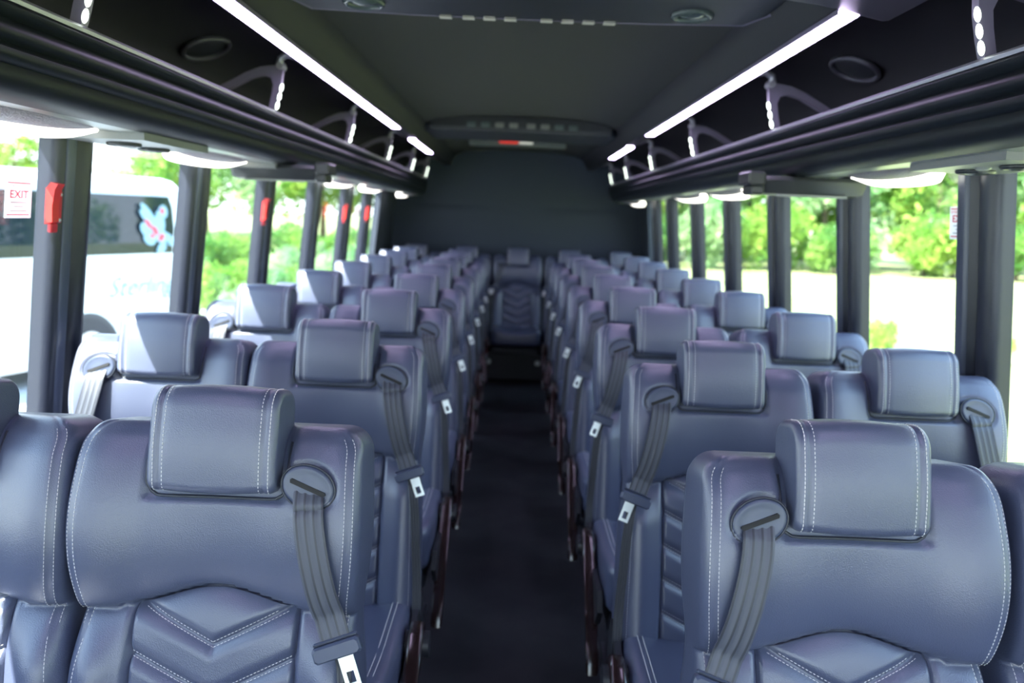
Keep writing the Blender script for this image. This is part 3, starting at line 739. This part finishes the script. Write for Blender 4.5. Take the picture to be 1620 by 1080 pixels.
# ---------------------------------------------------------------- exit releases and stickers
def handle(y, i):
    z = 1.405; t = thing('emergency_release_handle', (-(wx(z)-.034), y, z), 'red emergency window release handle, %s along the left pillars' % ['nearest', 'second', 'third', 'farthest'][i], 'handle', 'red release handles on the left pillars')
    t.rotation_euler.y = math.atan(LEAN); t.scale = (.8, .9, .76)
    mb = MB(); mb.loop_extrude([(0, -.060), (.022, -.050), (.020, .0), (.026, .05), (.034, .068), (.012, .070), (0, .05)], [lambda a, b, q=q: (a, q, b) for q in (-.022, -.018, .006, .010)]); mb.build('lever', M_red, t, smooth=True, angle=.7)
    mb = MB(); mb.box(0, .016, .010, .032, -.055, .045, .003); mb.box(0, .014, -.010, .020, -.085, -.055, .003); mb.build('base', mat('release_dark_red_%d' % i, (.55, .02, .04), .3), t)
    for zz in (.034, -.046):
        mb = MB(); mb.ellipsoid((.016, .021, zz), (.004, .006, .006), 12, 6); mb.build('screw', M_tongue, t, smooth=True)
for i, y in enumerate((1.885, 3.475, 5.10, 5.86)): handle(y, i)
def text_mesh(s, size, m, name, parent, fn, shear=0, bold=0):
    cu = bpy.data.curves.new(name, 'FONT'); cu.body = s; cu.size = size; cu.shear = shear; cu.offset = bold; cu.align_x = 'CENTER'; cu.align_y = 'CENTER'; cu.extrude = .0; cu.resolution_u = 3
    o = bpy.data.objects.new('tmp', cu); COL.objects.link(o); bpy.context.view_layer.update()
    dg = bpy.context.evaluated_depsgraph_get(); me = bpy.data.meshes.new_from_object(o.evaluated_get(dg)); COL.objects.unlink(o); bpy.data.objects.remove(o)
    me.name = name; me.materials.clear(); me.materials.append(m)
    for v in me.vertices: v.co = Vector(fn(v.co.x, v.co.y))
    q = bpy.data.objects.new(name, me); COL.objects.link(q); q.parent = parent; return q
def sticker(sg, y, z, lab):
    t = thing('exit_sticker', (sg*(wx(z)+.0165), y, z), lab, 'sticker', 'emergency exit stickers on the windows')
    t.rotation_euler.y = -sg*math.atan(LEAN); t.scale.z = .74
    mb = MB(); mb.box(-.0005, .0005, -.048, .048, -.058, .058); mb.build('sheet', M_stick, t)
    g = lambda a, b: (-sg*.0015, -sg*a if True else a, b)
    def bar(a0, a1, b0, b1, m, nm):
        mb = MB(); mb.box(min(-sg*.0012, -sg*.0005), max(-sg*.0012, -sg*.0005), min(-sg*a0, -sg*a1), max(-sg*a0, -sg*a1), b0, b1); mb.build(nm, m, t)
    bar(-.042, .042, .048, .052, M_sred, 'red_line'); bar(-.042, .042, -.050, -.046, M_sred, 'red_line')
    for b, w in ((-.010, .030), (-.023, .018), (-.036, .032)): bar(-w, w, b-.002, b+.002, M_sgrey, 'small_print')
    text_mesh('EMERGENCY', .0145, M_sred, 'word_emergency', t, g); text = text_mesh('EXIT', .034, M_sred, 'word_exit', t, g, 0, .0008)
    t.children[-2].location.z = .036 if False else 0
    for ch in t.children:
        if ch.name.startswith('word_emergency'): ch.location.z = .038
        if ch.name.startswith('word_exit'): ch.location.z = .014
sticker(-1, 1.845, 1.415, 'white sticker with red EMERGENCY EXIT on the nearest left window')
sticker(-1, 3.37, 1.40, 'white exit sticker on left window before second red handle')
sticker(-1, 4.98, 1.40, 'white exit sticker on left window before third red handle')
sticker(-1, 5.78, 1.40, 'white exit sticker on left window before farthest red handle')
sticker(1, 2.10, 1.45, 'white sticker with red EMERGENCY EXIT on the right window')

# ---------------------------------------------------------------- seats
for i in range(8):
    place_seat(XLA, YL[i], 1, True, 'slate leather aisle seat with chevron quilting, %s row left of the aisle' % ORD[i], 'seats left of the aisle')
    place_seat(XLW, YL[i], -1, False, 'slate leather seat beside the left windows, %s row%s' % (ORD[i], ', partly sunlit' if i else ' at the picture edge'), 'seats by the left windows')
    place_seat(XRA, YR[i], -1, True, 'slate leather aisle seat, %s row right of the aisle' % ORD[i], 'seats right of the aisle')
    place_seat(XRW, YR[i], 1, False, 'slate leather seat beside the right windows, %s row' % ORD[i], 'seats by the right windows')
for x, sg, lab in ((-.889, -1, 'rear bench seat against the left side wall'), (-.435, 1, 'rear bench seat just left of the middle one'), (.025, -1, 'middle seat of the rear bench, facing down the aisle'), (.485, -1, 'rear bench seat just right of the middle one'), (.945, 1, 'rear bench seat against the right side wall')):
    place_seat(x, 7.12, sg, False, 'slate leather '+lab, 'seats of the rear bench')
mb = MB(); mb.box(-1.12, 1.15, 6.72, 7.0, .02, .268, .01); t = mb.build('bench_base', M_black); tag(t, 'black box base carrying the rear bench seats', 'bench base')
for x in (-.20, .225):
    mb = MB(); mb.box(x-.022, x+.022, 6.70, 6.725, .16, .20, .006); mb.build('chrome_foot', M_tongue, t)  # small chrome feet, added for the bright reflections under the bench

# ---------------------------------------------------------------- outside
GZ = -1.05
mb = MB(); mb.box(-260, 260, -120, 420, GZ-.3, GZ); struct(mb.build('lawn', M_grass))
mb = MB(); mb.box(-24, 3.2, -40, 19, GZ, GZ+.015); struct(mb.build('parking_lot', M_asph))
# parked coach: local +y along its side, origin at its near reference point
ang = math.atan2(-(-5.27+6.26), 2.6)
t = thing('parked_bus', (-6.26, 9.7, GZ+.015), 'white shuttle bus with dark tinted windows parked outside the left windows', 'bus', None, ang)
H = 2.82; WB = 2.4; ya, yb = -6.2, 3.15
mb = MB(); sec = [(0, .28), (0, 1.9), (-.06, 2.45), (-.14, 2.68), (-.32, H), (-WB+.32, H), (-WB+.14, 2.68), (-WB+.06, 2.45), (-WB, 1.9), (-WB, .28)]
def gs(y, k, dz=0): return lambda a, b: (-WB/2+(a+WB/2)*k, y, .28+(b-.28)*(k if k < 1 else 1)+dz)
mb.loop_extrude(sec, [gs(ya, .9), gs(ya+.08, .97), gs(ya+.2, 1), gs(yb-.3, 1), gs(yb-.06, .985), gs(yb, .95)]); mb.build('body', M_bus, t, smooth=True, angle=.5)
mb = MB()
mb.add([(.006, ya+.9, 1.70), (.006, yb-.42, 1.70), (.006, yb-.42, 1.86), (-.012, yb-.36, 2.05), (-.045, yb-.36, 2.40), (-.055, yb-.42, 2.55), (-.055, ya+.9, 2.55), (-.012, ya+.9, 2.05), (.006, ya+.9, 1.86)], [(0, 1, 2, 8), (8, 2, 3, 7), (7, 3, 4, 5, 6)])
mb.build('tinted_side_window', M_tint, t)
mb = MB(); mb.add([(-.3, yb-.02, 1.45), (-WB+.3, yb-.02, 1.45), (-WB+.35, yb-.04, 2.40), (-.35, yb-.04, 2.40)], [(0, 1, 2, 3)]); mb.build('windscreen', M_tint, t)
for yy in (1.15, -3.9):
    mb = MB(); K = 28
    mb.add([(.008, yy+.54*math.cos(pi*k/K), .30+.62*math.sin(pi*k/K)) for k in range(K+1)], [tuple(range(K+1))]); wa = mb.build('wheel_arch', M_black, t)
    mb = MB(); mb.tube([(-.22, yy, .42), (.03, yy, .42)], .42, 32); wh = mb.build('tyre', M_tyre, t, smooth=True, angle=.6)
    mb = MB(); mb.tube([(.03, yy, .42), (.045, yy, .42)], .24, 24); mb.build('hub', M_hub, wh, smooth=True, angle=.6)
mb = MB(); mb.box(-.02, .012, ya+.2, yb-.4, .26, .36, .004); mb.build('skirt_trim', M_hub, t)
# emblem on the tinted glass (generic winged flourish)
eo = bpy.data.objects.new('emblem', None); COL.objects.link(eo); eo.parent = t; eo.location = (.03, 2.38, 2.06)
def blob(lst, m, nm, dx):
    mb = MB()
    for i, (y, z, ry, rz, a) in enumerate(lst):
        K = 18; ca, sa = math.cos(a), math.sin(a); xo = dx+i*.0004-.03*0
        pts = []
        for k in range(K):
            u, w = ry*math.cos(2*pi*k/K), rz*math.sin(2*pi*k/K)
            pts.append((xo-.06*max(0, (z+u*sa+w*ca))*.9, y+u*ca-w*sa, z+u*sa+w*ca))
        mb.add(pts, [tuple(range(K))])
    mb.build(nm, m, eo)
blob([(-.14, .26, .16, .05, -.8), (-.10, .12, .24, .07, -.75), (-.17, .0, .13, .10, -.6), (-.12, -.14, .12, .09, -.4), (.02, .05, .17, .12, -.7), (.16, .26, .09, .10, 0), (.10, .14, .07, .14, .4), (.06, -.12, .16, .07, -.5), (.22, -.12, .13, .06, -.5), (.10, -.28, .11, .07, .8), (.32, -.20, .09, .04, .3)], M_emb, 'plumes', 0)
blob([(-.14, .08, .09, .04, -.8), (-.02, -.02, .08, .05, -.9), (.10, -.12, .07, .05, .7), (.14, .27, .04, .05, 0), (-.08, -.10, .05, .03, -.3)], M_embr, 'red_accents', .006)
text_mesh('Sterling', .40, M_script, 'script_lettering', t, lambda a, b: (.012, a+2.08, b+1.22), .45)

# leaves, trees, shrubs
def leaf_cloud(seed, lumps, n, size, m, name, flat=.8):
    r = random.Random(seed); mb = MB()
    for _ in range(n):
        c, rad = lumps[r.randrange(len(lumps))]
        d = Vector((r.gauss(0, 1), r.gauss(0, 1), r.gauss(0, 1))).normalized()*(rad*(r.random()**.35))
        d.z *= flat; p = Vector(c)+d
        a = Vector((r.gauss(0, 1), r.gauss(0, 1), r.gauss(0, .7))).normalized(); b = a.cross(Vector((r.gauss(0, 1), r.gauss(0, 1), r.gauss(0, 1)))).normalized(); s = size*(.6+.8*r.random())
        mb.add([p-a*s, p-b*s*.5, p+a*s, p+b*s*.5], [(0, 1, 2, 3)])
    me = bpy.data.meshes.new(name); me.from_pydata(mb.v, [], mb.f); me.materials.append(m); return me
def tree_proto(seed, H, R, m):
    r = random.Random(seed); lumps = []
    for i in range(16):
        z = H*(.22+.7*r.random()); k = 1-abs(z/H-.5)*1.1; a = r.random()*2*pi; q = R*k*.75*r.random()**.5
        lumps.append(((q*math.cos(a), q*math.sin(a), z), R*(.28+.22*r.random())))
    me = leaf_cloud(seed+50, lumps, 5200, .20, m, 'crown')
    tb = MB(); tb.tube([(0, 0, 0), (.05, 0, H*.3), (0, .1, H*.6), (.1, 0, H*.85)], [.22, .17, .10, .04], 8)
    for i in range(5):
        a = r.random()*2*pi; tb.tube([(0, 0, H*(.3+.08*i)), (R*.5*math.cos(a), R*.5*math.sin(a), H*(.45+.09*i))], [.08, .03], 6)
    return me, tb
PR = []
for k, (H_, R_, m_) in enumerate(((11, 4.2, M_lf2), (9, 3.8, M_lf1), (10, 4.0, M_lf3))):
    me, tb = tree_proto(k*11+3, H_, R_, m_); o = tb.build('trunk', M_bark, None, smooth=True); tm = o.data; bpy.data.objects.remove(o); PR.append((me, tm))
def tree(x, y, k, sc, lab, grp):
    t = thing('tree', (x, y, GZ), lab, 'tree', grp, rnd.random()*6.28); t.scale = (sc, sc, sc*(.9+.25*rnd.random()))
    for nm, me in (('crown', PR[k][0]), ('trunk', PR[k][1])):
        o = bpy.data.objects.new(nm, me); COL.objects.link(o); o.parent = t
SH_ = []
for k, m_ in enumerate((M_lf1, M_lf2, M_lf3)):
    r = random.Random(k+90); lumps = [((r.uniform(-.5, .5), r.uniform(-.5, .5), .35+.6*r.random()), .42) for _ in range(7)]
    SH_.append(leaf_cloud(k+70, lumps, 2600, .06, m_, 'foliage', 1))
def shrub(x, y, k, sc, lab, grp, zs=1, name='shrub'):
    t = thing(name, (x, y, GZ), lab, 'bush', grp, rnd.random()*6.28); t.scale = (sc, sc, sc*zs)
    o = bpy.data.objects.new('foliage', SH_[k]); COL.objects.link(o); o.parent = t
    mb = MB(); mb.tube([(0, 0, 0), (.02, 0, .5)], [.05, .03], 6); mb.build('stem', M_bark, t)
TG = 'tree in the bright green belt beyond the lawn on the right'
for i in range(13):
    x = 3+i*3.9; tree(x+rnd.uniform(-.8, .8), 53+rnd.uniform(-2, 3)-.12*i*i*.5, (0, 2, 1)[i % 3], .95+.25*rnd.random(), TG, 'trees beyond the right lawn')
for i in range(12):
    x = 5+i*4.3; tree(x+rnd.uniform(-1, 1), 61+rnd.uniform(-2, 2), (1, 0, 2)[i % 3], 1.25+.25*rnd.random(), TG, 'trees beyond the right lawn')
for i in range(15):
    x = 6+i*2.45; shrub(x+rnd.uniform(-.5, .5), 46.5+rnd.uniform(-1, 1)-.05*i*i*.35, (0, 1, 2, 0)[i % 4], 2.2+1.0*rnd.random(), 'rounded bush at the foot of the right tree belt', 'bushes before the right trees')
for i in range(9):
    tree(40+rnd.uniform(-2, 2), -26+i*7.5, (0, 2, 1)[i % 3], 1.1+.2*rnd.random(), TG, 'trees beyond the right lawn')  # unseen trees off to the side, added to reflect in the bus glass
LT = 'tree in the hazy green row beyond the grass on the left'
for i in range(15):
    x = -9-i*4.1; sc = 1.15 if i < 6 else .72
    tree(x+rnd.uniform(-1, 1), 68+rnd.uniform(-3, 3), (2, 0, 1)[i % 3], sc+.15*rnd.random(), LT, 'trees beyond the left grass')
for i, (px, d, s_) in enumerate(((345, 26, 1.35), (385, 30, 1.2), (440, 24, 1.0), (455, 34, 1.5), (505, 28, 1.4), (520, 22, 1.1), (560, 30, 1.5), (345, 17, 1.1), (375, 14.5, .8), (450, 17, .9), (508, 18, 1.0), (555, 20, 1.2), (398, 20, .9))):
    shrub((px-815)/1250*d, d, (1, 0, 2)[i % 3], s_, 'green shrub standing in the grass outside the far left windows', 'shrubs on the left grass')
shrub(7.1, 14.9, 0, .40, 'small sapling alone on the lawn outside right windows', None, 1.7, 'sapling')
shrub(9.4, 15.2, 0, .42, 'low leafy sprig on the lawn behind the nearest right pillar', None, 1.2, 'sapling')
shrub(6.2, 18.2, 0, .40, 'little yellow-green plant on the lawn beside the second right pillar', None, 1.3, 'sapling')
mb = MB(); mb.box(8.55, 8.67, 16, 16.12, GZ, GZ+.52, .01); tag(mb.build('marker_post', M_bus), 'short white post standing on the bright lawn', 'post')
